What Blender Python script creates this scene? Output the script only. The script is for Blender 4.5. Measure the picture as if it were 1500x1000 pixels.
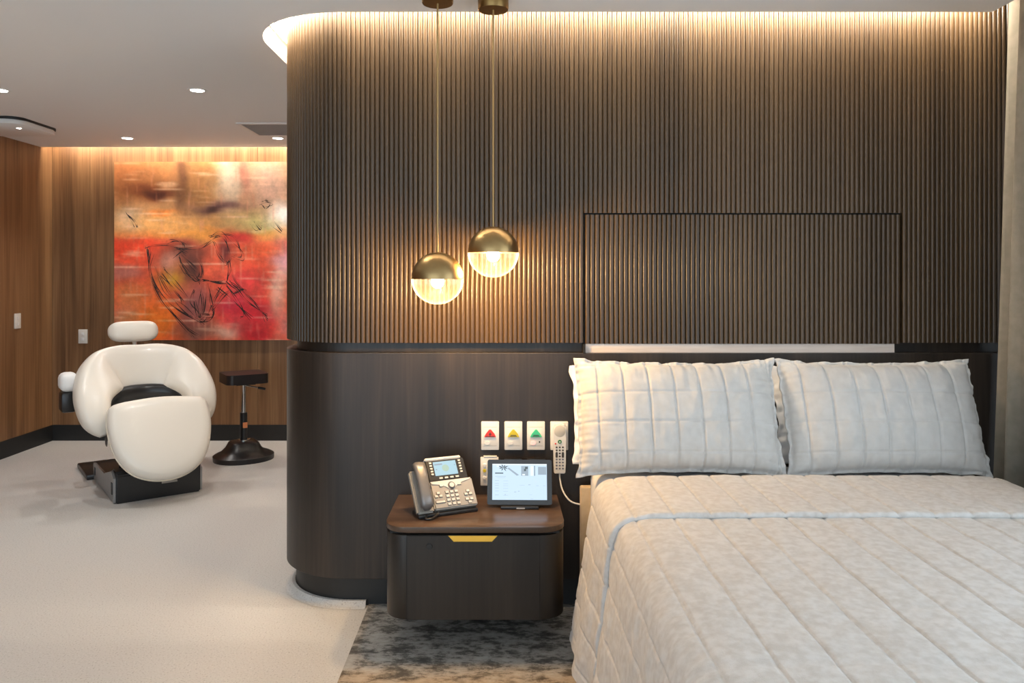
import bpy, bmesh, math, random
import numpy as np
from mathutils import Vector, Matrix, noise
for o in list(bpy.data.objects): bpy.data.objects.remove(o)
scene = bpy.context.scene
C = scene.collection
R = math.radians
random.seed(4)

# ------------------------------------------------------------------ camera, world, light, exposure
FPX = 1140.0; CAMH = 1.35; VPX, VPY = 733.0, 405.0      # 1500 x 1000 frame
cam = bpy.data.objects.new('camera', bpy.data.cameras.new('camera'))
C.objects.link(cam); scene.camera = cam
cam.location = (0, 0, CAMH); cam.rotation_euler = (R(90), 0, 0)
cam.data.sensor_width = 36; cam.data.lens = FPX / 1500 * 36
cam.data.shift_x = (750 - VPX) / 1500; cam.data.shift_y = -(500 - VPY) / 1500
cam.data.clip_start = 0.05
w = bpy.data.worlds.new('world'); scene.world = w; w.use_nodes = True
w.node_tree.nodes['Background'].inputs[0].default_value = (0.74, 0.88, 1.0, 1)
w.node_tree.nodes['Background'].inputs[1].default_value = 1.27
vs = scene.view_settings
vs.view_transform = 'Standard'; vs.look = 'None'; vs.gamma = 1; vs.exposure = 1.06
try: vs.use_curve_mapping = False
except Exception: pass
LED_COVE = 200.0; LED_BACK = 34.0; DOWN_W = 16.0; PEND_W = 10.0
WARM = (1.0, 0.86, 0.68)
wl_ = bpy.data.lights.new('window_daylight', 'AREA'); wl_.shape = 'RECTANGLE'; wl_.size = 3.4; wl_.size_y = 2.0; wl_.energy = 10; wl_.color = (0.80, 0.91, 1.0)
wo = bpy.data.objects.new('window_daylight', wl_); C.objects.link(wo); wo.location = (2.45, 0.9, 1.3); wo.rotation_euler = (0, R(90), 0)   # daylight coming in through window_1

# ------------------------------------------------------------------ materials
def srgb(r, g, b):
    f = lambda c: (c/255/12.92) if c/255 <= 0.04045 else ((c/255+0.055)/1.055)**2.4
    return (f(r), f(g), f(b))
def mat(name, col, rough=0.5, metal=0.0, spec=0.5, emit=None, estr=0.0, coat=0.0):
    m = bpy.data.materials.new(name); m.use_nodes = True
    b = m.node_tree.nodes['Principled BSDF']
    b.inputs['Base Color'].default_value = (*col, 1)
    b.inputs['Roughness'].default_value = rough
    b.inputs['Metallic'].default_value = metal
    b.inputs['Specular IOR Level'].default_value = spec
    b.inputs['Coat Weight'].default_value = coat
    if emit:
        b.inputs['Emission Color'].default_value = (*emit, 1)
        b.inputs['Emission Strength'].default_value = estr
    return m
def nodes(m):
    nt = m.node_tree
    return nt, nt.nodes['Principled BSDF'], nt.nodes.new, nt.links.new
def ramp(nt, stops):
    r = nt.nodes.new('ShaderNodeValToRGB'); e = r.color_ramp.elements
    while len(e) < len(stops): e.new(0.5)
    for q, (p, c) in zip(e, stops): q.position = p; q.color = (*c, 1)
    return r
def coords(nt, scale):
    t = nt.nodes.new('ShaderNodeTexCoord'); mp = nt.nodes.new('ShaderNodeMapping')
    mp.inputs['Scale'].default_value = scale
    nt.links.new(t.outputs['Object'], mp.inputs[0]); return mp
def wood(name, dark, mid, light, rough=0.42, scale=(16, 16, 0.9), spec=0.5, bump=0.1, dist=0.6):
    m = mat(name, mid, rough, spec=spec); nt, b, N, L = nodes(m)
    mp = coords(nt, scale)
    n = N('ShaderNodeTexNoise'); n.inputs['Scale'].default_value = 1.0; n.inputs['Detail'].default_value = 6; n.inputs['Distortion'].default_value = dist
    L(mp.outputs[0], n.inputs['Vector'])
    mp2 = coords(nt, (scale[0]*9, scale[1]*9, scale[2]*3))
    n2 = N('ShaderNodeTexNoise'); n2.inputs['Scale'].default_value = 1.0; n2.inputs['Detail'].default_value = 3
    L(mp2.outputs[0], n2.inputs['Vector'])
    a = N('ShaderNodeMath'); a.operation = 'MULTIPLY_ADD'; a.inputs[1].default_value = 0.35; 
    L(n2.outputs['Fac'], a.inputs[0])
    s = N('ShaderNodeMath'); s.operation = 'MULTIPLY'; s.inputs[1].default_value = 0.68; L(n.outputs['Fac'], s.inputs[0]); L(s.outputs[0], a.inputs[2])
    r = ramp(nt, [(0.36, dark), (0.52, mid), (0.68, light)])
    L(a.outputs[0], r.inputs[0]); L(r.outputs[0], b.inputs['Base Color'])
    bp = N('ShaderNodeBump'); bp.inputs['Strength'].default_value = bump; bp.inputs['Distance'].default_value = 0.002
    L(n2.outputs['Fac'], bp.inputs['Height']); L(bp.outputs[0], b.inputs['Normal'])
    return m
def fabric(name, c1, c2, scale=40, weave=900, bump=0.25, rough=0.9):
    m = mat(name, c1, rough, spec=0.2); nt, b, N, L = nodes(m)
    mp = coords(nt, (1, 1, 1))
    n = N('ShaderNodeTexNoise'); n.inputs['Scale'].default_value = scale; n.inputs['Detail'].default_value = 5
    L(mp.outputs[0], n.inputs['Vector'])
    r = ramp(nt, [(0.36, c1), (0.64, c2)]); L(n.outputs['Fac'], r.inputs[0]); L(r.outputs[0], b.inputs['Base Color'])
    n2 = N('ShaderNodeTexNoise'); n2.inputs['Scale'].default_value = weave; n2.inputs['Detail'].default_value = 1
    L(mp.outputs[0], n2.inputs['Vector'])
    a = N('ShaderNodeMath'); a.operation = 'ADD'; L(n.outputs['Fac'], a.inputs[0]); L(n2.outputs['Fac'], a.inputs[1])
    bp = N('ShaderNodeBump'); bp.inputs['Strength'].default_value = bump; bp.inputs['Distance'].default_value = 0.003
    L(a.outputs[0], bp.inputs['Height']); L(bp.outputs[0], b.inputs['Normal'])
    b.inputs['Sheen Weight'].default_value = 0.15
    return m

M = {}
M['flute'] = wood('fluted_walnut', (0.037, 0.0215, 0.0095), (0.055, 0.032, 0.014), (0.077, 0.046, 0.021), 0.33, (5, 5, 0.5), dist=0.0)
M['darkwood'] = wood('dark_walnut', (0.011, 0.008, 0.006), (0.022, 0.0155, 0.0115), (0.042, 0.029, 0.021), 0.42, (9, 9, 0.7))
M['standwood'] = wood('nightstand_walnut', (0.009, 0.007, 0.0058), (0.015, 0.0115, 0.009), (0.025, 0.019, 0.0145), 0.42, (9, 9, 0.9))
M['topwood'] = wood('nightstand_top_walnut', (0.045, 0.027, 0.018), (0.080, 0.048, 0.031), (0.12, 0.074, 0.048), 0.30, (1.2, 16, 9))
M['walnut'] = wood('wall_walnut', (0.12, 0.056, 0.022), (0.215, 0.106, 0.044), (0.31, 0.168, 0.076), 0.45, (11, 11, 0.55))
M['black'] = mat('black_laminate', (0.012, 0.012, 0.012), 0.5)
M['gap'] = mat('black_gap', (0.006, 0.006, 0.006), 0.7)
M['ceiling'] = mat('ceiling_paint', (0.89, 0.885, 0.875), 0.9, spec=0.2)
M['white'] = mat('white_paint', (0.85, 0.84, 0.82), 0.7)
M['strip'] = wood('pale_laminate', (0.62, 0.53, 0.47), (0.72, 0.64, 0.58), (0.80, 0.73, 0.67), 0.5, (1.0, 20, 30))
M['led'] = mat('led_strip', (1, 1, 1), 0.5, emit=WARM, estr=LED_COVE)
M['led_back'] = mat('led_strip_back_wall', (1, 1, 1), 0.5, emit=(1.0, 0.87, 0.70), estr=LED_BACK)
M['lens'] = mat('downlight_lens', (1, 1, 1), 0.5, emit=(1, 0.95, 0.88), estr=14)
M['plastic'] = mat('white_plastic', (0.80, 0.77, 0.71), 0.35)
M['grille'] = mat('grey_grille', (0.36, 0.34, 0.32), 0.6)
M['brass'] = mat('brushed_brass', (0.40, 0.27, 0.12), 0.36, 1.0)
M['brass_dark'] = mat('aged_brass', (0.27, 0.17, 0.065), 0.36, 1.0)
M['gold'] = mat('gold_handle', (0.92, 0.52, 0.06), 0.4, 0.0)
M['bulb'] = mat('lamp_bulb', (1, 1, 1), 0.5, emit=(1.0, 0.82, 0.56), estr=14)
M['cord'] = mat('woven_gold_cord', (0.45, 0.29, 0.12), 0.5, 0.6)
M['cream'] = mat('cream_vinyl', (0.82, 0.76, 0.67), 0.36, coat=0.15)
M['creamdark'] = mat('cream_vinyl_piping', (0.70, 0.62, 0.50), 0.4)
M['blk_plastic'] = mat('black_plastic', (0.014, 0.014, 0.015), 0.32)
M['blk_vinyl'] = mat('black_vinyl', (0.022, 0.018, 0.018), 0.28)
M['steelgrey'] = mat('grey_metal_panel', (0.30, 0.30, 0.30), 0.4, 0.5)
M['chrome'] = mat('chrome', (0.75, 0.75, 0.75), 0.12, 1.0)
M['orange'] = mat('orange_sticker', (0.75, 0.26, 0.10), 0.5)
M['silver'] = mat('silver_plastic', (0.36, 0.335, 0.30), 0.38, 0.35)
M['handset'] = mat('grey_handset', (0.20, 0.19, 0.185), 0.3, 0.4)
M['key'] = mat('light_key', (0.62, 0.59, 0.54), 0.4)
M['keyline'] = mat('key_surround', (0.05, 0.045, 0.04), 0.5)
M['red'] = mat('red_button', (0.70, 0.035, 0.025), 0.35)
M['yellow'] = mat('yellow_button', (0.62, 0.50, 0.02), 0.35)
M['green'] = mat('green_button', (0.06, 0.60, 0.30), 0.35)
M['pink'] = mat('pink_lit_button', (0.9, 0.4, 0.36), 0.4, emit=(1, 0.35, 0.3), estr=0.5)
M['darkgreen'] = mat('dark_green_button', (0.02, 0.16, 0.05), 0.4)
M['greyblue'] = mat('grey_blue_button', (0.16, 0.17, 0.22), 0.5)
M['speaker'] = mat('speaker_mesh', (0.60, 0.57, 0.50), 0.7)
M['screen'] = mat('tablet_screen', (0.02, 0.02, 0.02), 0.25, emit=(0.62, 0.80, 0.97), estr=0.48)
M['scr_mid'] = mat('screen_blue_grey', (0.02, 0.02, 0.02), 0.25, emit=(0.33, 0.42, 0.50), estr=0.48)
M['scr_dark'] = mat('screen_dark', (0.02, 0.02, 0.02), 0.25, emit=(0.05, 0.08, 0.09), estr=0.48)
M['scr_white'] = mat('screen_white', (0.02, 0.02, 0.02), 0.25, emit=(0.88, 0.95, 1.0), estr=0.48)
M['scr_line'] = mat('screen_text', (0.02, 0.02, 0.02), 0.25, emit=(0.45, 0.56, 0.68), estr=0.48)
M['scr_phone'] = mat('phone_screen', (0.02, 0.02, 0.02), 0.25, emit=(0.42, 0.66, 0.78), estr=0.5)
M['scr_green'] = mat('phone_screen_green', (0.02, 0.02, 0.02), 0.25, emit=(0.45, 0.62, 0.50), estr=0.5)
M['quilt'] = fabric('oatmeal_quilt', (0.55, 0.525, 0.495), (0.645, 0.63, 0.61), 45, 500, 0.32)
M['sham'] = fabric('oatmeal_linen', (0.555, 0.54, 0.515), (0.60, 0.585, 0.56), 30, 900, 0.2)
M['sheet'] = fabric('white_cotton', (0.76, 0.77, 0.78), (0.80, 0.81, 0.82), 20, 900, 0.1)
M['tan'] = fabric('tan_bed_base', (0.50, 0.38, 0.24), (0.56, 0.43, 0.28), 30, 600, 0.1)
M['curtain'] = fabric('taupe_curtain', (0.22, 0.20, 0.16), (0.25, 0.225, 0.185), 30, 900, 0.15)
# floor vinyl with speckle
m = mat('speckled_vinyl', (0.56, 0.53, 0.49), 0.55, spec=0.3); nt, b, N, L = nodes(m)
mp = coords(nt, (1, 1, 1)); n = N('ShaderNodeTexNoise'); n.inputs['Scale'].default_value = 160; n.inputs['Detail'].default_value = 2
L(mp.outputs[0], n.inputs['Vector'])
r = ramp(nt, [(0.30, (0.34, 0.32, 0.30)), (0.40, (0.535, 0.52, 0.495)), (0.66, (0.565, 0.55, 0.525)), (0.74, (0.70, 0.68, 0.65))])
L(n.outputs['Fac'], r.inputs[0]); L(r.outputs[0], b.inputs['Base Color']); M['vinyl'] = m
# distressed rug
m = mat('distressed_carpet', (0.2, 0.2, 0.19), 0.95, spec=0.1); nt, b, N, L = nodes(m)
mp = coords(nt, (1.0, 1.7, 1)); n = N('ShaderNodeTexNoise'); n.inputs['Scale'].default_value = 10; n.inputs['Detail'].default_value = 10; n.inputs['Roughness'].default_value = 0.8
L(mp.outputs[0], n.inputs['Vector'])
r = ramp(nt, [(0.40, (0.09, 0.085, 0.078)), (0.475, (0.17, 0.16, 0.145)), (0.51, (0.33, 0.31, 0.28)), (0.62, (0.43, 0.41, 0.38))])
L(n.outputs['Fac'], r.inputs[0])
r2 = ramp(nt, [(0.38, (0.10, 0.075, 0.05)), (0.50, (0.40, 0.32, 0.235)), (0.66, (0.50, 0.42, 0.33))]); L(n.outputs['Fac'], r2.inputs[0])
sx = N('ShaderNodeSeparateXYZ'); tc = N('ShaderNodeTexCoord'); L(tc.outputs['Object'], sx.inputs[0])
n3 = N('ShaderNodeTexNoise'); n3.inputs['Scale'].default_value = 5; L(tc.outputs['Object'], n3.inputs['Vector'])
ad = N('ShaderNodeMath'); ad.operation = 'MULTIPLY_ADD'; ad.inputs[1].default_value = 0.25; L(n3.outputs['Fac'], ad.inputs[0]); L(sx.outputs['Y'], ad.inputs[2])
mr = N('ShaderNodeMapRange'); mr.inputs['From Min'].default_value = 2.80; mr.inputs['From Max'].default_value = 2.70; L(ad.outputs[0], mr.inputs['Value'])
mx = N('ShaderNodeMix'); mx.data_type = 'RGBA'; L(mr.outputs[0], mx.inputs['Factor']); L(r.outputs[0], mx.inputs['A']); L(r2.outputs[0], mx.inputs['B'])
L(mx.outputs['Result'], b.inputs['Base Color'])
bp = N('ShaderNodeBump'); bp.inputs['Strength'].default_value = 0.4; bp.inputs['Distance'].default_value = 0.004; L(n.outputs['Fac'], bp.inputs['Height']); L(bp.outputs[0], b.inputs['Normal'])
M['rug'] = m
# ribbed lamp glass: clear, with a frosted sheen that scatters the bulb's light
m = bpy.data.materials.new('ribbed_glass'); m.use_nodes = True; nt = m.node_tree; nt.nodes.clear()
out = nt.nodes.new('ShaderNodeOutputMaterial'); tr = nt.nodes.new('ShaderNodeBsdfTransparent'); tr.inputs[0].default_value = (1, 0.97, 0.92, 1)
tl = nt.nodes.new('ShaderNodeBsdfTranslucent'); tl.inputs[0].default_value = (1, 0.93, 0.82, 1)
gl = nt.nodes.new('ShaderNodeBsdfGlossy'); gl.inputs['Roughness'].default_value = 0.12
m1 = nt.nodes.new('ShaderNodeMixShader'); m1.inputs[0].default_value = 0.022; m2 = nt.nodes.new('ShaderNodeMixShader'); m2.inputs[0].default_value = 0.12
nt.links.new(tr.outputs[0], m1.inputs[1]); nt.links.new(tl.outputs[0], m1.inputs[2]); nt.links.new(m1.outputs[0], m2.inputs[1]); nt.links.new(gl.outputs[0], m2.inputs[2]); nt.links.new(m2.outputs[0], out.inputs[0])
M['glass'] = m
m = mat('window_glass', (1, 1, 1), 0.02); nt = m.node_tree; nt.nodes.clear()
out = nt.nodes.new('ShaderNodeOutputMaterial'); tr = nt.nodes.new('ShaderNodeBsdfTransparent'); gl = nt.nodes.new('ShaderNodeBsdfGlossy'); gl.inputs['Roughness'].default_value = 0.02
mm = nt.nodes.new('ShaderNodeMixShader'); mm.inputs[0].default_value = 0.05; nt.links.new(tr.outputs[0], mm.inputs[1]); nt.links.new(gl.outputs[0], mm.inputs[2]); nt.links.new(mm.outputs[0], out.inputs[0])
M['pane'] = m
# painting: vertex colours broken up by brushy noise
m = mat('painted_canvas', (0.5, 0.3, 0.2), 0.6); nt, b, N, L = nodes(m)
at = N('ShaderNodeVertexColor'); at.layer_name = 'paint'
mp = coords(nt, (1, 1, 1)); n = N('ShaderNodeTexNoise'); n.inputs['Scale'].default_value = 9; n.inputs['Detail'].default_value = 8; n.inputs['Roughness'].default_value = 0.7
L(mp.outputs[0], n.inputs['Vector'])
mr = N('ShaderNodeMapRange'); mr.inputs['From Min'].default_value = 0.3; mr.inputs['From Max'].default_value = 0.7; mr.inputs['To Min'].default_value = 0.78; mr.inputs['To Max'].default_value = 1.5; L(n.outputs['Fac'], mr.inputs['Value'])
hs = N('ShaderNodeHueSaturation'); L(at.outputs[0], hs.inputs['Color']); L(mr.outputs[0], hs.inputs['Value']); L(hs.outputs[0], b.inputs['Base Color'])
M['paint'] = m
M['charcoal'] = mat('charcoal_line', (0.035, 0.018, 0.014), 0.8)

# ------------------------------------------------------------------ object helpers
def link(name, me, material, parent=None, smooth=None):
    o = bpy.data.objects.new(name, me); C.objects.link(o)
    if material: me.materials.append(material)
    if parent: o.parent = parent
    if smooth is not None:
        for p in me.polygons: p.use_smooth = True
        if smooth < 180: me.set_sharp_from_angle(angle=R(smooth))
    return o
def obj(name, bm, material, parent=None, smooth=None, loc=None, rot=None):
    bmesh.ops.recalc_face_normals(bm, faces=bm.faces)
    me = bpy.data.meshes.new(name); bm.to_mesh(me); bm.free()
    o = link(name, me, material, parent, smooth)
    if loc: o.location = loc
    if rot: o.rotation_euler = rot
    return o
def mesh(name, verts, faces, material, parent=None, smooth=None):
    me = bpy.data.meshes.new(name); me.from_pydata([tuple(v) for v in verts], [], faces); me.update()
    bm = bmesh.new(); bm.from_mesh(me); bmesh.ops.recalc_face_normals(bm, faces=bm.faces); bm.to_mesh(me); bm.free()
    return link(name, me, material, parent, smooth)
def thing(name, label, cat, loc=(0, 0, 0), rotz=0, group=None):
    o = bpy.data.objects.new(name, None); C.objects.link(o); o.empty_display_size = 0.05
    o.location = loc; o.rotation_euler = (0, 0, rotz); return tag(o, label, cat, group)
def tag(o, label, cat, group=None):
    o['label'] = label; o['category'] = cat
    if group: o['group'] = group
    return o
def struct(o): o['kind'] = 'structure'; return o
def add_box(bm, x0, x1, y0, y1, z0, z1, mtx=None):
    v = [bm.verts.new(Vector((x, y, z))) for x in (x0, x1) for y in (y0, y1) for z in (z0, z1)]
    for f in ((0, 1, 3, 2), (4, 6, 7, 5), (0, 4, 5, 1), (2, 3, 7, 6), (0, 2, 6, 4), (1, 5, 7, 3)): bm.faces.new([v[i] for i in f])
    if mtx: bmesh.ops.transform(bm, matrix=mtx, verts=v)
    return v
def box(name, x0, x1, y0, y1, z0, z1, material, parent=None, bevel=0.0, seg=2, loc=None, rot=None):
    bm = bmesh.new(); add_box(bm, x0, x1, y0, y1, z0, z1)
    if bevel: bmesh.ops.bevel(bm, geom=bm.edges[:], offset=bevel, segments=seg, affect='EDGES', profile=0.5)
    return obj(name, bm, material, parent, 40 if bevel else None, loc, rot)
def add_prism(bm, pts, z0, z1):
    lo = [bm.verts.new((x, y, z0)) for x, y in pts]; hi = [bm.verts.new((x, y, z1)) for x, y in pts]
    n = len(pts)
    for i in range(n): bm.faces.new((lo[i], lo[(i+1) % n], hi[(i+1) % n], hi[i]))
    bm.faces.new(lo[::-1]); bm.faces.new(hi)
    return lo + hi
def prism(name, pts, z0, z1, material, parent=None, smooth=30, bevel=0, loc=None, rot=None):
    bm = bmesh.new(); add_prism(bm, pts, z0, z1)
    if bevel:
        e = [e for e in bm.edges if abs(e.verts[0].co.z - e.verts[1].co.z) < 1e-6]
        bmesh.ops.bevel(bm, geom=e, offset=bevel, segments=2, affect='EDGES', profile=0.5)
    return obj(name, bm, material, parent, smooth, loc, rot)
def rrect(x0, x1, y0, y1, r, n=6):
    p = []
    for cx, cy, a in ((x1-r, y1-r, 0), (x0+r, y1-r, 90), (x0+r, y0+r, 180), (x1-r, y0+r, 270)):
        for k in range(n+1): t = R(a + 90*k/n); p.append((cx + r*math.cos(t), cy + r*math.sin(t)))
    return p
def lathe(name, prof, material, parent=None, seg=40, smooth=35, loc=None, rot=None):
    bm = bmesh.new(); rings = []
    for r_, z in prof:
        if r_ < 1e-6: rings.append([bm.verts.new((0, 0, z))])
        else: rings.append([bm.verts.new((r_*math.cos(2*math.pi*k/seg), r_*math.sin(2*math.pi*k/seg), z)) for k in range(seg)])
    for a, b_ in zip(rings, rings[1:]):
        for k in range(seg):
            q = [a[k % len(a)], a[(k+1) % len(a)], b_[(k+1) % len(b_)], b_[k % len(b_)]]
            u = []
            for x in q:
                if x not in u: u.append(x)
            if len(u) > 2: bm.faces.new(u)
    return obj(name, bm, material, parent, smooth, loc, rot)
def catmull(P, n=8):
    P = [Vector(p) for p in P]; out = []
    for i in range(len(P)-1):
        p0 = P[max(i-1, 0)]; p1 = P[i]; p2 = P[i+1]; p3 = P[min(i+2, len(P)-1)]
        for k in range(n):
            t = k/n; out.append(0.5*((2*p1) + (p2-p0)*t + (2*p0-5*p1+4*p2-p3)*t*t + (3*p1-p0-3*p2+p3)*t**3))
    out.append(P[-1]); return out
def add_tube(bm, pts, rad, seg=10):
    pts = [Vector(p) for p in pts]; rings = []; up = None
    for i, p in enumerate(pts):
        t = (pts[min(i+1, len(pts)-1)] - pts[max(i-1, 0)]).normalized()
        if up is None: up = t.orthogonal().normalized()
        else: up = (up - t*up.dot(t)).normalized()
        s = t.cross(up); r_ = rad[i] if isinstance(rad, (list, tuple)) else rad
        rings.append([bm.verts.new(p + (up*math.cos(2*math.pi*k/seg) + s*math.sin(2*math.pi*k/seg))*r_) for k in range(seg)])
    for a, b_ in zip(rings, rings[1:]):
        for k in range(seg): bm.faces.new((a[k], a[(k+1) % seg], b_[(k+1) % seg], b_[k]))
    bm.faces.new(rings[0][::-1]); bm.faces.new(rings[-1])
def tube(name, pts, rad, material, parent=None, seg=10):
    bm = bmesh.new(); add_tube(bm, pts, rad, seg); return obj(name, bm, material, parent, 50)
def sweep(name, stations, material, parent=None, nsec=20, power=2.6):
    """closed superelliptic sections; station = (centre, half-vector a, half-vector b)"""
    bm = bmesh.new(); rings = []
    for c, a, b_ in stations:
        c = Vector(c); a = Vector(a); b_ = Vector(b_); ring = []
        for k in range(nsec):
            t = 2*math.pi*k/nsec; ct, st = math.cos(t), math.sin(t)
            ring.append(bm.verts.new(c + a*math.copysign(abs(ct)**(2/power), ct) + b_*math.copysign(abs(st)**(2/power), st)))
        rings.append(ring)
    for r0, r1 in zip(rings, rings[1:]):
        for k in range(nsec): bm.faces.new((r0[k], r0[(k+1) % nsec], r1[(k+1) % nsec], r1[k]))
    bm.faces.new(rings[0][::-1]); bm.faces.new(rings[-1])
    return obj(name, bm, material, parent, 60)

# ------------------------------------------------------------------ the setting
ZC = 2.39; ZT = 2.56                       # ceiling, top of the light coves
XL, YB, XR, YR = -3.69, 6.41, 2.25, -1.5   # left wall, back wall, right wall, rear edge
WX, WY, WR, WB = -0.946, 3.16, 0.33, 4.30  # rounded end of the headboard wall
struct(box('floor', XL-0.1, XR+0.1, YR, YB+0.1, -0.1, 0, M['vinyl']))
def path(o, x_end=XR, n=20):               # plan line of the headboard wall's surface, pushed out by o
    cx = WX + WR; r = WR + o
    p = [(x_end, WY-o)]
    for k in range(n+1): t = R(270 - 90*k/n); p.append((cx + r*math.cos(t), WY+WR + r*math.sin(t)))
    for k in range(n+1): t = R(180 - 90*k/n); p.append((cx + r*math.cos(t), WB + r*math.sin(t)))
    p.append((x_end, WB+WR+o)); return p
# left wall and back wall with veneer panels
wl = struct(box('wall_left', XL-0.1, XL-0.012, YR, YB+0.1, 0, ZT, M['gap']))
js = [YR, 0.12, 1.50, 2.88, 4.26, 5.66, YB]
for a, b_ in zip(js, js[1:]): box('veneer_panel', XL-0.012, XL, a+0.0012, b_-0.0012, 0.13, ZT, M['walnut'], wl)
wb = struct(box('wall_back', XL, XR+0.1, YB+0.012, YB+0.1, 0, ZT, M['gap']))
js = [XL, -3.38, -2.0, -0.62, 0.76, 2.25]
for a, b_ in zip(js, js[1:]): box('veneer_panel', a+0.0012, b_-0.0012, YB, YB+0.012, 0.13, ZT, M['walnut'], wb)
struct(box('baseboard_left', XL-0.012, XL+0.004, YR, YB, 0, 0.13, M['black']))
struct(box('baseboard_back', XL, XR, YB-0.004, YB+0.012, 0, 0.13, M['black']))
# right wall with its window, behind the curtain
wr = bmesh.new()
for a in ((YR, -0.9, 0, ZT), (2.7, YB+0.1, 0, ZT), (-0.9, 2.7, 0, 0.25), (-0.9, 2.7, 2.35, ZT)): add_box(wr, XR, XR+0.1, *a)
struct(obj('wall_right', wr, M['white']))
wi = bmesh.new()
for a in ((-0.9, -0.84, 0.25, 2.35), (2.64, 2.7, 0.25, 2.35), (-0.84, 2.64, 0.25, 0.31), (-0.84, 2.64, 2.29, 2.35), (0.87, 0.93, 0.31, 2.29)): add_box(wi, XR+0.02, XR+0.08, *a)
wn = struct(obj('window_1', wi, M['steelgrey']))
for a, b_ in ((-0.84, 0.87), (0.93, 2.64)): box('window_pane', XR+0.045, XR+0.053, a, b_, 0.31, 2.29, M['pane'], wn)
struct(box('wall_rear_light_block', 0.75, XR+0.1, YR-0.1, YR, 0, ZT, M['white']))  # unseen stretch of wall, added to keep rear light off the right side
# ceiling slab with the cove cut-outs, and the cove top over it
XE = 1.935
cp = [p for p in path(0.10, XE)]
outline = [(XL, YR), (XE, YR)] + cp[:-1] + [(XR, WB+WR+0.10), (XR, 6.25), (XL, 6.25)]
struct(prism('ceiling', outline, ZC, ZC+0.13, M['ceiling'], smooth=None))
struct(box('ceiling_cove_top', XL-0.1, XR+0.1, YR, YB+0.1, ZT, ZT+0.06, M['ceiling']))
def ribbon(name, pts, z0, z1, material, parent=None, top=None):
    vs_, fs = [], []
    for (x, y), (x2, y2) in zip(pts, top or pts): vs_ += [(x, y, z0), (x2, y2, z1)]
    for i in range(len(pts)-1): fs.append((2*i, 2*i+1, 2*i+3, 2*i+2))
    return mesh(name, vs_, fs, material, parent)
t = thing('cove_light', 'warm hidden LED strip in the ceiling slot above the ribbed headboard wall', 'cove light', (0, 0, 0))
ribbon('led_strip', path(0.094, XE), ZC+0.100, ZC+0.116, M['led'], t, path(0.088, XE))
ribbon('led_channel', path(0.096, XE), ZC+0.092, ZC+0.124, M['steelgrey'], t)
t = thing('cove_light', 'warm hidden LED strip in the ceiling slot above the painting', 'cove light', (0, 0, 0))
ribbon('led_strip', [(XL+0.02, 6.256), (XR, 6.256)], ZC+0.095, ZC+0.113, M['led_back'], t, [(XL+0.02, 6.272), (XR, 6.272)])
# headboard wall: core, plinth, lower panel, fluted panels
hw = struct(prism('wall_headboard', path(-0.045, XR), 0.0, ZT, M['darkwood'], smooth=30))
prism('plinth', path(-0.040, XR), 0.0, 0.1215, M['black'], hw)
def band(name, o_in, o_out, z0, z1, material, parent, bevel=0.0):
    a = path(o_out, XR); b_ = path(o_in, XR)
    bm = bmesh.new(); L_ = []
    prof = [(0, z0), (1, z0+bevel), (1, z1-bevel), (0, z1)] if bevel else None
    n = len(a); rows = []
    if bevel:
        c = path(o_out-bevel, XR)
        rows = [[(*q, z0) for q in b_], [(*q, z0) for q in c], [(*q, z0+bevel) for q in a], [(*q, z1-bevel) for q in a], [(*q, z1) for q in c], [(*q, z1) for q in b_]]
    else: rows = [[(*q, z0) for q in b_], [(*q, z0) for q in a], [(*q, z1) for q in a], [(*q, z1) for q in b_]]
    V = [[bm.verts.new(p) for p in r_] for r_ in rows]
    for i in range(len(V)):
        j = (i+1) % len(V)
        for k in range(n-1): bm.faces.new((V[i][k], V[i][k+1], V[j][k+1], V[j][k]))
    bm.faces.new([r_[0] for r_ in V]); bm.faces.new([r_[-1] for r_ in V][::-1])
    return obj(name, bm, material, parent, 30)
band('lower_panel', -0.045, 0.0, 0.122, 1.040, M['darkwood'], hw, 0.0015)
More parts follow.
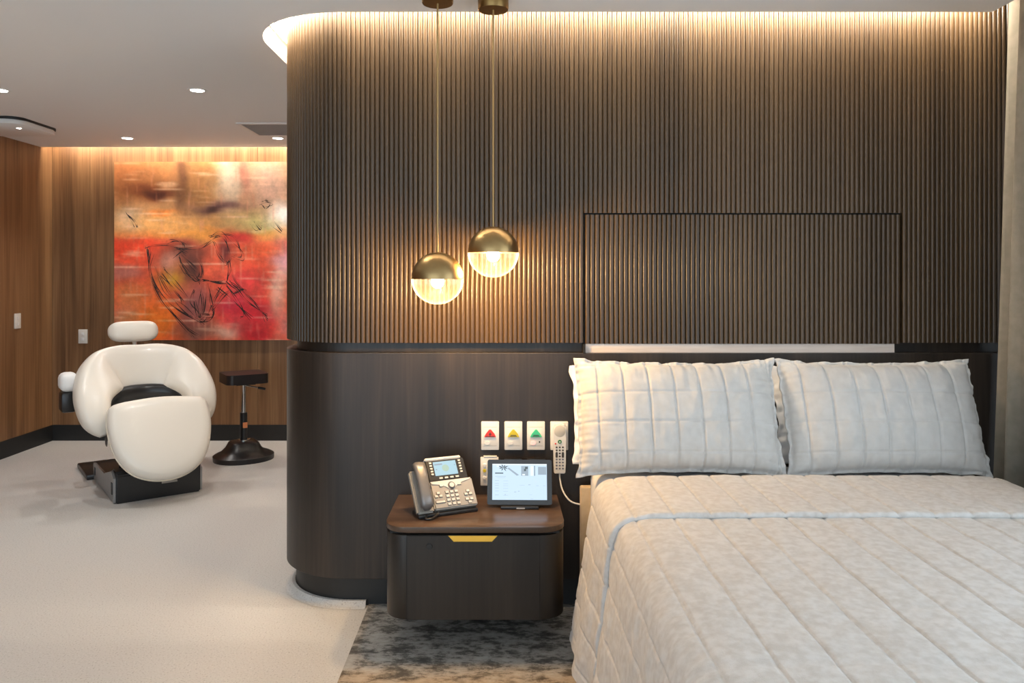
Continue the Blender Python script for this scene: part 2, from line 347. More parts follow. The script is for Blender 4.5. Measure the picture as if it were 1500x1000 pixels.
# arc-length walk along the wall line for the flutes
base = path(0.0, XR, 40); acc = [0.0]
for p, q in zip(base, base[1:]): acc.append(acc[-1] + math.dist(p, q))
def at_s(s):
    for i in range(len(acc)-1):
        if s <= acc[i+1] or i == len(acc)-2:
            t = (s-acc[i])/(acc[i+1]-acc[i]); p, q = base[i], base[i+1]
            d = ((q[0]-p[0])/(acc[i+1]-acc[i]), (q[1]-p[1])/(acc[i+1]-acc[i]))
            return (p[0]+(q[0]-p[0])*t, p[1]+(q[1]-p[1])*t), (d[1], -d[0])
PITCH = 0.0194; FD = 0.0075
def s_of_x(x): return XR - x
def fluted(name, s0, s1, z0, z1, material, parent):
    n = max(1, round((s1-s0)/PITCH)); pitch = (s1-s0)/n; pr = []
    K = 7
    for i in range(n):
        for k in range(K if i < n-1 else K+1):
            u = k/K; h = math.sqrt(max(0, 1-(2*u-1)**2))**0.8
            s = s0+(i+u)*pitch; (x, y), (nx, ny) = at_s(s)
            # outward normal of the wall line
            nx, ny = -nx, -ny
            if s < s_of_x(WX+WR): nx, ny = 0, -1
            f = -0.008 + FD*h
            pr.append(((x+nx*f, y+ny*f), (x-nx*0.028, y-ny*0.028)))
    bm = bmesh.new()
    F0 = [bm.verts.new((*a, z0)) for a, b_ in pr]; F1 = [bm.verts.new((*a, z1)) for a, b_ in pr]
    B0 = [bm.verts.new((*b_, z0)) for a, b_ in pr]; B1 = [bm.verts.new((*b_, z1)) for a, b_ in pr]
    for k in range(len(pr)-1):
        bm.faces.new((F0[k], F0[k+1], F1[k+1], F1[k])); bm.faces.new((F0[k], B0[k], B0[k+1], F0[k+1]))
        bm.faces.new((F1[k], F1[k+1], B1[k+1], B1[k]))
        bm.faces.new((B0[k], B1[k], B1[k+1], B0[k+1]))
    for k in (0, -1): bm.faces.new((F0[k], F1[k], B1[k], B0[k]))
    return obj(name, bm, material, parent, 45)
ZF = 1.081; DX0, DX1, DZ = 0.338, 1.634, 1.605; G = 0.0035
total = acc[-1]
box('panel_backing', -0.55, XR, WY+0.024, WY+0.044, ZF, ZT, M['gap'], hw)
fluted('fluted_panel', s_of_x(XR), s_of_x(DX1), ZF, ZT, M['flute'], hw)
fluted('fluted_panel', s_of_x(DX1), s_of_x(DX0), DZ+G, ZT, M['flute'], hw)
fluted('fluted_access_panel', s_of_x(DX1)+2*G, s_of_x(DX0)-2*G, ZF-0.004, DZ-G, M['flute'], hw)
fluted('fluted_panel', s_of_x(DX0), s_of_x(-0.335), ZF, ZT, M['flute'], hw)
fluted('fluted_panel', s_of_x(-0.335)+0.001, total-2.6, ZF, ZT, M['flute'], hw)
box('service_strip', 0.347, 1.606, WY+0.012, WY+0.046, 1.0405, ZF-0.005, M['strip'], hw)
box('strip_end', DX0-0.002, 0.345, WY-0.004, WY+0.046, 1.0405, ZF-0.005, M['gap'], hw)
# coved vinyl lip round the plinth
rows = [(0.006, 0.0012), (-0.004, 0.003), (-0.014, 0.010), (-0.022, 0.026), (-0.0365, 0.026)]
bm = bmesh.new(); V = [[bm.verts.new((*q, z)) for q in path(o, -0.55)] for o, z in rows]
for a, b_ in zip(V, V[1:]):
    for k in range(len(a)-1): bm.faces.new((a[k], a[k+1], b_[k+1], b_[k]))
struct(obj('trim_1', bm, M['vinyl'], None, 60))

# rug
tag(prism('rug', [(-0.54, 0.3), (2.2, 0.3), (2.2, 3.198), (-0.54, 3.198)], 0.0, 0.006, M['rug']), 'distressed grey and tan rug under the bed and bedside cabinet', 'rug')

# ------------------------------------------------------------------ lights in the ceiling
def downlight(x, y, label, vis=True):
    t = thing('downlight', label, 'downlight', (x, y, ZC), 0, 'recessed ceiling downlights')
    lathe('trim_ring', [(0.036, -0.0005), (0.038, -0.004), (0.050, -0.004), (0.052, -0.0002), (0.036, -0.0002)], M['white'], t, 28)
    lathe('lens', [(0, -0.0025), (0.037, -0.0025), (0.037, -0.0005), (0, -0.0005)], M['lens'], t, 28)
    l = bpy.data.lights.new('downlight_lamp', 'SPOT'); l.energy = DOWN_W; l.color = (1, 0.98, 0.95); l.spot_size = R(115); l.spot_blend = 0.6; l.shadow_soft_size = 0.035
    lo = bpy.data.objects.new('downlight_lamp', l); C.objects.link(lo); lo.parent = t; lo.location = (0, 0, -0.012)
downlight(-1.69, 4.34, 'lit ceiling downlight nearest the curved ribbed wall, in front of the grille')
downlight(-2.80, 5.84, 'lit ceiling downlight above the left edge of the painting')
downlight(-1.67, 5.84, 'lit ceiling downlight just behind the ceiling grille, partly hidden by wall')
downlight(-2.79, 4.34, 'lit ceiling downlight cut off by the left edge of the picture')
downlight(-2.79, 2.84, 'ceiling downlight out of frame over the near left floor')
# air grille
t = thing('ceiling_grille', 'grey rectangular air grille in white frame set into the ceiling', 'vent', (-1.40, 5.49, ZC))
bm = bmesh.new()
for a in ((-0.39, 0.39, -0.23, -0.205), (-0.39, 0.39, 0.205, 0.23), (-0.39, -0.365, -0.205, 0.205), (0.365, 0.39, -0.205, 0.205)): add_box(bm, *a, -0.008, 0)
obj('frame', bm, M['white'], t)
box('backing', -0.365, 0.365, -0.205, 0.205, -0.003, -0.0005, M['grille'], t)
for k in range(19): box('slat', -0.362, 0.362, -0.2+k*0.0222, -0.192+k*0.0222, -0.0065, -0.003, M['grille'], t)
# ceiling unit at the left edge
t = thing('ceiling_unit', 'white round-cornered unit with dark rim mounted on the ceiling above left wall', 'ceiling unit', (-3.36, 5.28, ZC))
prism('mount', rrect(-0.24, 0.24, -0.25, 0.25, 0.09), -0.016, -0.0005, M['black'], t)
prism('cover', rrect(-0.235, 0.235, -0.240, 0.245, 0.088), -0.046, -0.016, M['white'], t, bevel=0.006)
lathe('status_lamp', [(0, -0.0475), (0.012, -0.0475), (0.014, -0.046), (0, -0.046)], M['lens'], t, 14, loc=(0.13, -0.06, 0))

# ------------------------------------------------------------------ painting and switch plates
PX0, PX1, PZ0, PZ1 = -3.162, -1.70, 0.83, 2.29
t = thing('painting', 'large abstract painting in orange and red with dark scribbled lines', 'painting', (PX0, YB-0.002, PZ0))
box('canvas_edge', 0, PX1-PX0, -0.034, 0, 0, PZ1-PZ0, M['white'], t)
N_ = 110; S = PX1-PX0; H_ = PZ1-PZ0
def sm(e): return 1/(1+math.exp(-e))
blobs = [(.15,.1,.22,.14,(178,112,62)),(.05,.08,.1,.12,(150,88,45)),(.2,.17,.13,.05,(112,52,20)),(.24,.19,.08,.025,(70,25,12)),(.38,.10,.045,.25,(95,58,38)),(.48,.15,.1,.2,(168,116,66)),(.65,.1,.075,.17,(218,204,186)),(.73,.08,.035,.11,(188,108,88)),(.87,.12,.14,.2,(206,168,152)),
 (.1,.33,.09,.06,(204,184,164)),(.27,.29,.08,.022,(228,112,28)),(.3,.35,.27,.055,(222,156,84)),(.6,.25,.15,.028,(122,82,82)),(.55,.26,.05,.02,(70,40,35)),(.8,.35,.15,.07,(196,182,116)),(.94,.31,.06,.075,(238,234,230)),(.5,.405,.5,.028,(228,150,60)),(.12,.48,.2,.07,(224,62,30)),
 (.05,.62,.11,.05,(176,104,92)),(.1,.75,.12,.07,(214,120,66)),(.07,.88,.1,.08,(205,140,100)),(.25,.90,.13,.13,(238,122,24)),(.33,.65,.09,.07,(196,150,40)),(.40,.52,.14,.07,(112,58,44)),(.30,.56,.06,.05,(190,130,110)),(.44,.60,.06,.07,(70,40,35)),(.45,.80,.09,.12,(136,82,82)),(.46,.95,.1,.06,(120,80,70)),(.60,.58,.1,.12,(226,96,64)),(.70,.42,.09,.04,(196,40,42)),
 (.62,.50,.035,.05,(90,30,30)),(.95,.55,.07,.11,(228,172,190)),(.85,.48,.12,.05,(226,92,50)),(.68,.80,.10,.09,(196,40,70)),(.78,.86,.14,.08,(204,26,42)),(.92,.72,.06,.15,(226,172,152)),(.64,.95,.1,.05,(208,166,146)),(.80,.97,.09,.06,(192,14,30)),(.96,.92,.05,.09,(214,120,110)),(.72,.68,.12,.08,(224,60,60))]
vs_, cols, fs = [], [], []
for j in range(N_+1):
    for i in range(N_+1):
        u, v = i/N_, j/N_
        du = 0.035*noise.noise((u*9, v*9, 3.1)) + 0.015*noise.noise((u*30, v*14, 7)); dv = 0.03*noise.noise((u*7, v*11, 9.7)) + 0.012*noise.noise((u*12, v*40, 1))
        uu, vv = u+du, v+dv
        k = sm((vv-0.43)*60); c = np.array((196, 144, 94))*(1-k) + np.array((218, 80, 48))*k
        for bu, bv, ru, rv, bc in blobs:
            d = ((uu-bu)/ru)**2 + ((vv-bv)/rv)**2
            if d < 6: c = c + (np.array(bc)-c)*0.88*math.exp(-0.9*d**1.3)
        s = noise.noise((u*5, v*60, 20)); 
        if s > 0.28: c = c + (np.array((236, 200, 170))-c)*min(0.5, (s-0.28)*1.6)
        s = noise.noise((u*60, v*7, 40))
        if s > 0.3: c = c + (np.array((220, 150, 120))-c)*min(0.4, (s-0.3)*1.4)
        vs_.append((u*S, -0.0355, (1-v)*H_)); cols.append((*srgb(*[min(255, max(0, q)) for q in c]), 1.0))
for j in range(N_):
    for i in range(N_): a = j*(N_+1)+i; fs.append((a, a+1, a+N_+2, a+N_+1))
pc = mesh('painted_surface', vs_, fs, M['paint'], t)
ca = pc.data.color_attributes.new('paint', 'FLOAT_COLOR', 'POINT'); ca.data.foreach_set('color', np.array(cols, dtype=np.float32).ravel())
# charcoal lines, in the pixel frame of a 895 px square
strokes = [[(165,430),(180,560),(230,680),(300,770),(380,850),(420,870)],[(165,430),(210,422),(290,425),(360,460)],[(170,440),(200,600),(290,720),(400,790),(450,800),(490,720)],[(262,415),(300,398),(345,410),(350,440),(310,470)],[(200,520),(260,640),(340,740),(420,800)],[(330,500),(370,560),(410,600),(440,560),(430,480)],
 [(300,430),(420,440),(480,400),(520,370),(560,400),(580,480),(560,510),(520,470),(500,400)],[(480,380),(540,365),(600,380),(630,440),(635,480),(600,470)],[(565,500),(570,560),(555,610),(500,600),(440,590)],[(440,590),(520,610),(600,620),(660,690),(720,740),(760,770)],[(470,610),(490,700),(500,760),(470,800),(420,790),(400,700)],[(540,620),(500,690),(495,740),(540,690),(580,640)],[(560,620),(620,690),(650,760),(640,780)],[(520,630),(600,700),(690,790)],
 [(580,500),(600,590),(660,660),(720,720),(770,790)],[(380,520),(420,590),(440,600)],[(340,470),(400,520),(430,560),(400,590),(350,540),(330,480)],[(430,640),(440,720),(430,780),(450,750),(460,660)],[(185,450),(175,560),(240,700),(330,800),(400,880)],[(240,560),(300,640),(350,700)],[(250,540),(310,600),(370,680)],[(740,200),(760,196),(780,215),(760,235),(745,220)],[(700,300),(730,340),(740,330)],[(800,300),(840,350)],[(60,260),(100,300),(115,330)],[(560,600),(610,640),(650,640),(600,660)],[(400,640),(380,700),(430,760),(480,770)]]
bm = bmesh.new()
for q, st in enumerate(strokes):
    for rep in range(3):
        pts = catmull([(x+random.uniform(-9, 9)*rep, y+random.uniform(-9, 9)*rep, 0) for x, y in st], 7); hwid = random.uniform(1.5, 2.8)*(1 if rep == 0 else 0.6)
        prev = None
        for i, p in enumerate(pts):
            d = (pts[min(i+1, len(pts)-1)]-pts[max(i-1, 0)]).normalized(); nrm = Vector((-d.y, d.x, 0))*hwid*(0.6+0.5*math.sin(i*0.7+q))
            e = [bm.verts.new((s_.x/895*S, -0.0362-0.0001*rep, (1-s_.y/895)*H_)) for s_ in (p+nrm, p-nrm)]
            if prev: bm.faces.new((prev[0], prev[1], e[1], e[0]))
            prev = e
obj('charcoal_lines', bm, M['charcoal'], t)
def switch(name, label, loc, rotz, cat='switch'):
    t = thing(name, label, cat, loc, rotz)
    box('plate', -0.037, 0.037, -0.009, 0, -0.058, 0.058, M['plastic'], t, 0.003)
    for dz in (0.022, -0.022): box('rocker', -0.012, 0.012, -0.013, -0.008, dz-0.012, dz+0.012, M['white'], t, 0.002)
switch('switch_plate', 'white switch plate on the back wall left of the painting', ((122-VPX)*YB/FPX, YB, CAMH-(492.5-VPY)*YB/FPX), 0)
switch('switch_plate', 'white switch plate on the left side wall', (XL, 5.94, CAMH-(470-VPY)*5.94/FPX), R(90))

# ------------------------------------------------------------------ treatment chair
ch = thing('treatment_chair', 'cream upholstered reclining treatment chair on black base before the painting', 'chair', (-2.27, 5.0, 0), R(36))
A = [(0, .22, .735, 0, .165, .052), (.10, .21, .737, 5, .166, .052), (.18, .182, .725, 16, .166, .054), (.222, .15, .71, 27, .158, .074), (.265, .10, .68, 43, .14, .088), (.305, .02, .62, 68, .114, .088), (.318, -.05, .555, 86, .098, .082), (.308, -.105, .475, 99, .082, .07), (.288, -.135, .415, 108, .05, .045), (.280, -.15, .385, 112, .02, .02)]
def arch(side): return [(side*x, y, z, side*tl, hw, th) for x, y, z, tl, hw, th in A]
st_ = arch(-1)[::-1] + arch(1)[1:]
pp = catmull([s[:3] for s in st_], 5); qq = catmull([s[3:] for s in st_], 5)
stations = []
for i, (p, q) in enumerate(zip(pp, qq)):
    tg = (pp[min(i+1, len(pp)-1)]-pp[max(i-1, 0)]).normalized(); a = R(q.x)
    rad = Vector((math.sin(a), 0.28*math.cos(a), math.cos(a))); rad = (rad - tg*rad.dot(tg)).normalized()
    stations.append((p, rad*q.y, tg.cross(rad).normalized()*q.z))
sweep('backrest', stations, M['cream'], ch, 28, 2.9)
hp = catmull([(-.158, .43, .975), (-.145, .425, .975), (-.11, .415, .975), (0, .41, .975), (.11, .415, .975), (.145, .425, .975), (.158, .43, .975)], 4)
sweep('headrest', [(p, (0, .02*f, .068*f), (0, .05*f, -.012*f)) for p in hp for f in [max(0.05, (1-(abs(p.x)/.160)**5))**0.5]], M['cream'], ch, 24, 2.7)
tube('headrest_post', [(0, .42, .94), (0, .36, .84)], .016, M['chrome'], ch)
# leg pad: rounded, D-shaped
def d_outline(n=48):
    ctrl = [(-.20, .235), (0, .25), (.20, .235), (.268, .215), (.292, .15), (.288, .02), (.252, -.11), (.185, -.20), (.095, -.248), (0, -.262), (-.095, -.248), (-.185, -.20), (-.252, -.11), (-.288, .02), (-.292, .15), (-.268, .215)]
    c = catmull([(x, y, 0) for x, y in ctrl + ctrl[:1]], 5)[:-1]; return [(p.x, p.y) for p in c]
D = d_outline()
bm = bmesh.new(); rings = []
for sc, z in ((0.86, -.05), (0.955, -.042), (1.0, -.015), (1.0, .012), (0.975, .036), (0.90, .053), (0.75, .062), (0.5, .066), (0.2, .067)):
    rings.append([bm.verts.new((x*sc, y*sc, z)) for x, y in D])
for a, b_ in zip(rings, rings[1:]):
    for k in range(len(D)): bm.faces.new((a[k], a[(k+1) % len(D)], b_[(k+1) % len(D)], b_[k]))
bm.faces.new(rings[0][::-1]); bm.faces.new(rings[-1])
lp = obj('leg_rest', bm, M['cream'], ch, 70, (.012, -.36, .38), (R(62), 0, 0))
tube('piping', [(x*1.002, y*1.002, -.018) for x, y in D + D[:1]], .005, M['creamdark'], lp, 6)
bm = bmesh.new(); add_prism(bm, rrect(-.23, .23, -.24, .18, .07), 0, .09); bmesh.ops.bevel(bm, geom=[e for e in bm.edges if e.calc_face_angle(0) > 0.6], offset=.025, segments=3, affect='EDGES')
obj('seat', bm, M['cream'], ch, 50, (0, 0, .43), (R(-10), 0, 0))
# black shell arching behind the seat
sh = catmull([(-.25, -.08, .36), (-.225, 0, .50), (-.15, .10, .575), (0, .15, .59), (.15, .10, .575), (.225, 0, .50), (.25, -.08, .36)], 6)
sweep('seat_shell', [(p, (0, .05, 0), (0, 0, .055)) for p in sh], M['blk_plastic'], ch, 14, 3)
prism('seat_pan', rrect(-.22, .22, -.25, .20, .05), .33, .43, M['blk_plastic'], ch, bevel=.02)
box('lift_column', -.13, .13, -.10, .26, .09, .36, M['blk_plastic'], ch, .03)
tube('lift_link', [(-.15, -.02, .40), (-.165, -.10, .28), (-.15, -.02, .14)], .018, M['blk_plastic'], ch)
tube('lift_arm', [(-.14, -.16, .34), (-.14, -.24, .20), (-.14, -.18, .14)], .014, M['steelgrey'], ch)
# base: front housing with a ramped top, grey side panels, rear foot plate
def side_profile(x0, x1, pts, name, material, bevel=0):
    bm = bmesh.new(); a = [bm.verts.new((x0, y, z)) for y, z in pts]; b_ = [bm.verts.new((x1, y, z)) for y, z in pts]; n = len(pts)
    for i in range(n): bm.faces.new((a[i], a[(i+1) % n], b_[(i+1) % n], b_[i]))
    bm.faces.new(a[::-1]); bm.faces.new(b_)
    if bevel: bmesh.ops.bevel(bm, geom=bm.edges[:], offset=bevel, segments=2, affect='EDGES')
    return obj(name, bm, material, ch, 35)
side_profile(-.235, .25, [(-.31, .0), (-.31, .165), (-.29, .185), (-.20, .19), (-.10, .15), (0, .115), (.12, .10), (.42, .10), (.42, 0)], 'base_housing', M['blk_plastic'], .008)
side_profile(-.247, -.233, [(-.30, .008), (-.30, .15), (-.22, .18), (-.10, .15), (.02, .12), (.42, .11), (.42, .008)], 'side_panel', M['steelgrey'])
side_profile(.248, .262, [(-.30, .008), (-.30, .15), (-.22, .18), (-.10, .15), (.02, .12), (.42, .11), (.42, .008)], 'side_panel', M['steelgrey'])
box('foot_plate', -.29, .25, .40, .82, 0, .035, M['blk_plastic'], ch, .008)
box('latch', -.252, -.245, -.27, -.235, .05, .12, M['blk_plastic'], ch, .002)
box('latch', -.252, -.245, .34, .365, .04, .09, M['blk_plastic'], ch, .002)
box('badge', .02, .11, -.314, -.309, .085, .097, M['silver'], ch)
box('side_bracket', -.47, -.38, .12, .26, .50, .63, M['blk_plastic'], ch, .02)
box('bracket_cover', -.475, -.37, .11, .27, .63, .745, M['white'], ch, .035, 3)

# ------------------------------------------------------------------ stool
sx_, sy_ = -1.90, 5.76
st = thing('stool', 'black square-seated stool with chrome column and heavy black foot', 'stool', (sx_, sy_, 0), R(32))
bm = bmesh.new(); add_prism(bm, rrect(-.15, .15, -.15, .15, .045), 0, .07)
bmesh.ops.bevel(bm, geom=[e for e in bm.edges if abs(e.verts[0].co.z-e.verts[1].co.z) < 1e-6 and e.calc_face_angle(0) > 0.6], offset=.022, segments=3, affect='EDGES')
obj('seat', bm, M['blk_vinyl'], st, 50, (0, 0, .57))
box('seat_plate', -.07, .07, -.07, .07, .555, .571, M['blk_plastic'], st)
tube('column', [(0, 0, .30), (0, 0, .557)], .018, M['chrome'], st, 18)
tube('gas_lift', [(0, 0, .14), (0, 0, .345)], .026, M['blk_plastic'], st, 18)
lathe('collar', [(.045, .135), (.045, .148), (.028, .150), (.028, .135)], M['chrome'], st, 24)
lv = tube('lever', [(0, 0, .548), (.085, -.06, .53), (.11, -.075, .525)], .005, M['chrome'], st)
tube('lever_grip', [(.09, -.062, .529), (.135, -.09, .519)], .009, M['blk_plastic'], lv)
box('warning_label', -.012, .02, -.030, -.024, .235, .275, M['orange'], st, rot=None)
# foot: a wide oval skirt rising into a faceted block
bm = bmesh.new(); rings = []
for z, rx, ry, p in ((0, .215, .19, 2.1), (.035, .218, .193, 2.1), (.045, .20, .175, 2.3), (.06, .155, .14, 3), (.09, .12, .11, 4), (.128, .098, .092, 5), (.136, .085, .08, 5)):
    rings.append([bm.verts.new((rx*math.copysign(abs(math.cos(t))**(2/p), math.cos(t)), ry*math.copysign(abs(math.sin(t))**(2/p), math.sin(t)), z)) for t in [2*math.pi*k/40 for k in range(40)]])
for a, b_ in zip(rings, rings[1:]):
    for k in range(40): bm.faces.new((a[k], a[(k+1) % 40], b_[(k+1) % 40], b_[k]))
bm.faces.new(rings[0][::-1]); bm.faces.new(rings[-1])
obj('foot', bm, M['blk_plastic'], st, 40)

# ------------------------------------------------------------------ pendant lamps
def pendant(px, py, d, label):
    x = (px-VPX)*d/FPX; z = CAMH-(py-VPY)*d/FPX; r_ = 0.0945
    t = thing('pendant_lamp', label, 'pendant lamp', (x, d, z), 0, 'brass globe pendants over the bedside cabinet')
    prof = [(r_*math.sin(R(a)), r_*math.cos(R(a))) for a in range(4, 91, 4)] + [(r_, 0), (r_-.003, 0)] + [((r_-.003)*math.sin(R(a)), (r_-.003)*math.cos(R(a))) for a in range(88, 3, -6)]
    lathe('dome', [(0, r_)] + prof + [(0, r_-.003)], M['brass'], t, 56, 50)
    lathe('rim', [(r_+.001, .001), (r_+.001, -.003), (r_-.004, -.003), (r_-.004, .001)], M['brass'], t, 56)
    # ribbed glass half-globe: ribs run as meridians
    bm = bmesh.new(); seg = 144; rings = []
    for a in range(0, 88, 5):
        rr = r_*math.cos(R(a)); zz = -0.003-(r_-.003)*math.sin(R(a)); ring = []
        for k in range(seg):
            q = rr*(1-(.045 if k % 2 else 0)); th = 2*math.pi*k/seg; ring.append(bm.verts.new((q*math.cos(th), q*math.sin(th), zz)))
        rings.append(ring)
    tip = bm.verts.new((0, 0, -r_))
    for a, b_ in zip(rings, rings[1:]):
        for k in range(seg): bm.faces.new((a[k], a[(k+1) % seg], b_[(k+1) % seg], b_[k]))
    for k in range(seg): bm.faces.new((rings[-1][k], rings[-1][(k+1) % seg], tip))
    obj('glass', bm, M['glass'], t, 25)
    lathe('bulb', [(0, .012)] + [(.024*math.sin(R(a)), -.012+.024*math.cos(R(a))) for a in range(15, 180, 15)] + [(0, -.036)], M['bulb'], t, 20)
    lathe('socket', [(0, .06), (.014, .06), (.014, .012), (0, .012)], M['brass_dark'], t, 16)
    top = ZC-z
    tube('cord', [(0, 0, r_-.002), (0, 0, top-.046)], .0035, M['cord'], t, 8)
    lathe('ceiling_cap', [(0, top-.048), (.055, top-.048), (.057, top-.044), (.057, top-.0005), (0, top-.0005)], M['brass_dark'], t, 40)
    l = bpy.data.lights.new('pendant_bulb_lamp', 'POINT'); l.energy = PEND_W; l.color = (1, 0.63, 0.28); l.shadow_soft_size = .024
    lo = bpy.data.objects.new('pendant_bulb_lamp', l); C.objects.link(lo); lo.parent = t; lo.location = (0, 0, -.050)
pendant(641, 407.5, 2.83, 'brass globe pendant lamp, the lower one on the left')
pendant(722.5, 369, 2.90, 'brass globe pendant lamp, the higher one on the right')

# ------------------------------------------------------------------ bedside cabinet
NX0, NX1, NY0, NY1 = -.414, .231, 2.746, WY; TZ = .466; rr_ = .085
def front_round(x0, x1, y0, y1, r_, n=8):
    p = [(x1, y1), (x0, y1)]
    for k in range(n+1): t = R(180+90*k/n); p.append((x0+r_+r_*math.cos(t), y0+r_+r_*math.sin(t)))
    for k in range(n+1): t = R(270+90*k/n); p.append((x1-r_+r_*math.cos(t), y0+r_+r_*math.sin(t)))
    return p
ns = thing('bedside_cabinet', 'dark walnut bedside cabinet with rounded corners and gold drawer pull', 'cabinet', (0, 0, 0))
prism('body', front_round(NX0+.002, NX1-.002, NY0+.004, NY1, rr_), .138, TZ-.030, M['standwood'], ns, 30, .003)
box('shadow_gap', NX0+.02, NX1-.02, NY0+.03, NY1, TZ-.031, TZ-.019, M['gap'], ns)
prism('top', front_round(NX0, NX1, NY0, NY1, rr_), TZ-.020, TZ, M['topwood'], ns, 30, .0025)
dx0, dx1 = (595.5-VPX)*NY0/FPX, (791-VPX)*NY0/FPX; pz1, pz0 = TZ-.031, .140
hx0, hx1 = (656-VPX)*NY0/FPX, (729-VPX)*NY0/FPX
bm = bmesh.new(); dx0 += .002; dx1 -= .002; fr = [(dx0, pz0), (dx1, pz0), (dx1, pz1), (hx1, pz1), (hx1-.020, pz1-.021), (hx0+.020, pz1-.021), (hx0, pz1), (dx0, pz1)]
a = [bm.verts.new((x, NY0-.001, z)) for x, z in fr]; b_ = [bm.verts.new((x, NY0+.016, z)) for x, z in fr]
for i in range(8): bm.faces.new((a[i], a[(i+1) % 8], b_[(i+1) % 8], b_[i]))
bm.faces.new(a); bm.faces.new(b_[::-1])
dr = obj('drawer', bm, M['standwood'], ns)
bm = bmesh.new(); fr = [(hx0+.001, pz1), (hx1-.001, pz1), (hx1-.0205, pz1-.0205), (hx0+.0205, pz1-.0205)]
a = [bm.verts.new((x, NY0+.002, z)) for x, z in fr]; b_ = [bm.verts.new((x, NY0+.012, z)) for x, z in fr]
for i in range(4): bm.faces.new((a[i], a[(i+1) % 4], b_[(i+1) % 4], b_[i]))
bm.faces.new(a); bm.faces.new(b_[::-1]); obj('pull', bm, M['gold'], dr)
lathe('lock', [(0, .004), (.010, .004), (.011, 0), (0, 0)], M['black'], dr, 20, loc=((629-VPX)*NY0/FPX, NY0-.001, CAMH-(800-VPY)*NY0/FPX), rot=(R(90), 0, 0))
for x in (dx0, dx1): box('seam', x-.0026, x+.0026, NY0+.0022, NY0+.006, pz0, pz1, M['gap'], ns)
box('wall_bracket', -.30, .12, WY-.02, WY, .150, .40, M['gap'], ns)

# ------------------------------------------------------------------ desk phone
ph = thing('desk_phone', 'silver and black desk telephone with small lit screen and corded handset', 'telephone', (-.213, 2.935, TZ), R(25))
TL = R(52)                                     # tilt of the face
def face(u, v, h=0.0):                          # u right, v up the face, h off the face
    return Vector((u, -.055 + v*math.cos(TL) - h*math.sin(TL)*1.0, .012 + v*math.sin(TL) + h*math.cos(TL)))
FM = Matrix.Translation((0, -.055, .026)) @ Matrix.Rotation(TL, 4, 'X')   # face frame: x right, y up the face, z out
def facebox(bm, u0, u1, v0, v1, h0, h1): return add_box(bm, u0, u1, v0, v1, h0, h1, FM)
bm = bmesh.new(); facebox(bm, -.055, .118, 0, .112, -.026, 0); bmesh.ops.bevel(bm, geom=bm.edges[:], offset=.005, segments=2, affect='EDGES'); obj('keypad_body', bm, M['silver'], ph, 40)
bm = bmesh.new(); facebox(bm, -.122, -.055, -.004, .165, -.030, -.006); bmesh.ops.bevel(bm, geom=bm.edges[:], offset=.006, segments=2, affect='EDGES'); obj('handset_cradle', bm, M['silver'], ph, 40)
bm = bmesh.new(); facebox(bm, -.055, .104, .108, .196, -.024, .001); bmesh.ops.bevel(bm, geom=bm.edges[:], offset=.004, segments=2, affect='EDGES'); hd = obj('display_head', bm, M['blk_plastic'], ph, 40)
bm = bmesh.new(); facebox(bm, -.055, .092, .192, .204, -.02, .005); bmesh.ops.bevel(bm, geom=bm.edges[:], offset=.003, segments=2, affect='EDGES'); obj('top_trim', bm, M['key'], hd, 40)
bm = bmesh.new(); facebox(bm, -.024, .068, .130, .186, .0012, .002); scn = obj('screen', bm, M['scr_phone'], hd)
bm = bmesh.new(); facebox(bm, -.02, .012, .172, .178, .0021, .0024); facebox(bm, -.018, -.013, .153, .157, .0021, .0024); facebox(bm, .06, .063, .165, .169, .0021, .0024); obj('screen_marks', bm, M['scr_mid'], scn)
bm = bmesh.new(); v_ = bmesh.ops.create_circle(bm, cap_ends=True, segments=20, radius=.014)['verts']; bmesh.ops.transform(bm, matrix=FM @ Matrix.Translation((.022, .158, .0022)), verts=v_); obj('screen_glow', bm, M['scr_green'], scn)
bm = bmesh.new()
for k in range(5):
    for u in (-.040, .078): facebox(bm, u, u+.009, .134+k*.0115, .140+k*.0115, .001, .004)
for k in range(4): facebox(bm, -.012+k*.022, .001+k*.022, .116, .122, .001, .004)
obj('soft_keys', bm, M['key'], hd)
bm = bmesh.new()                                 # light swoosh under the display with the round navigation key
sw = [(-.052, .108), (-.045, .098), (-.01, .092), (.008, .082), (.022, .072), (.036, .072), (.05, .084), (.066, .094), (.108, .104), (.112, .109)]
add_prism(bm, sw, 0, .003); bmesh.ops.transform(bm, matrix=FM, verts=bm.verts); obj('trim_band', bm, M['key'], ph)
bm = bmesh.new()
for r0, h in ((.0155, .004), (.0125, .0065)):
    v_ = bmesh.ops.create_cone(bm, cap_ends=True, segments=24, radius1=r0, radius2=r0*.95, depth=h)['verts']; bmesh.ops.transform(bm, matrix=FM @ Matrix.Translation((.029, .086, h/2)), verts=v_)
nk = obj('navigation_key', bm, M['handset'], ph, 40)
bm = bmesh.new(); v_ = bmesh.ops.create_cone(bm, cap_ends=True, segments=24, radius1=.0095, radius2=.009, depth=.008)['verts']; bmesh.ops.transform(bm, matrix=FM @ Matrix.Translation((.029, .086, .0045)), verts=v_); obj('select_key', bm, M['key'], nk, 40)
keys = [(.005+c*.0185, .062-r_*.0155) for r_ in range(4) for c in range(3)]
keys += [(-.030, .062), (-.040, .050), (-.022, .050), (-.012, .090), (.062, .090), (.088, .058), (.078, .046), (.096, .046), (.078, .026), (.096, .026), (.087, .014)]
bm = bmesh.new(); b2 = bmesh.new()
for u, v in keys: facebox(bm, u-.0058, u+.0058, v-.0042, v+.0042, .001, .004); facebox(b2, u-.0070, u+.0070, v-.0054, v+.0054, .0, .0012)
facebox(bm, -.045, -.010, .024, .031, .001, .004); facebox(b2, -.047, -.008, .0225, .0325, 0, .0012)
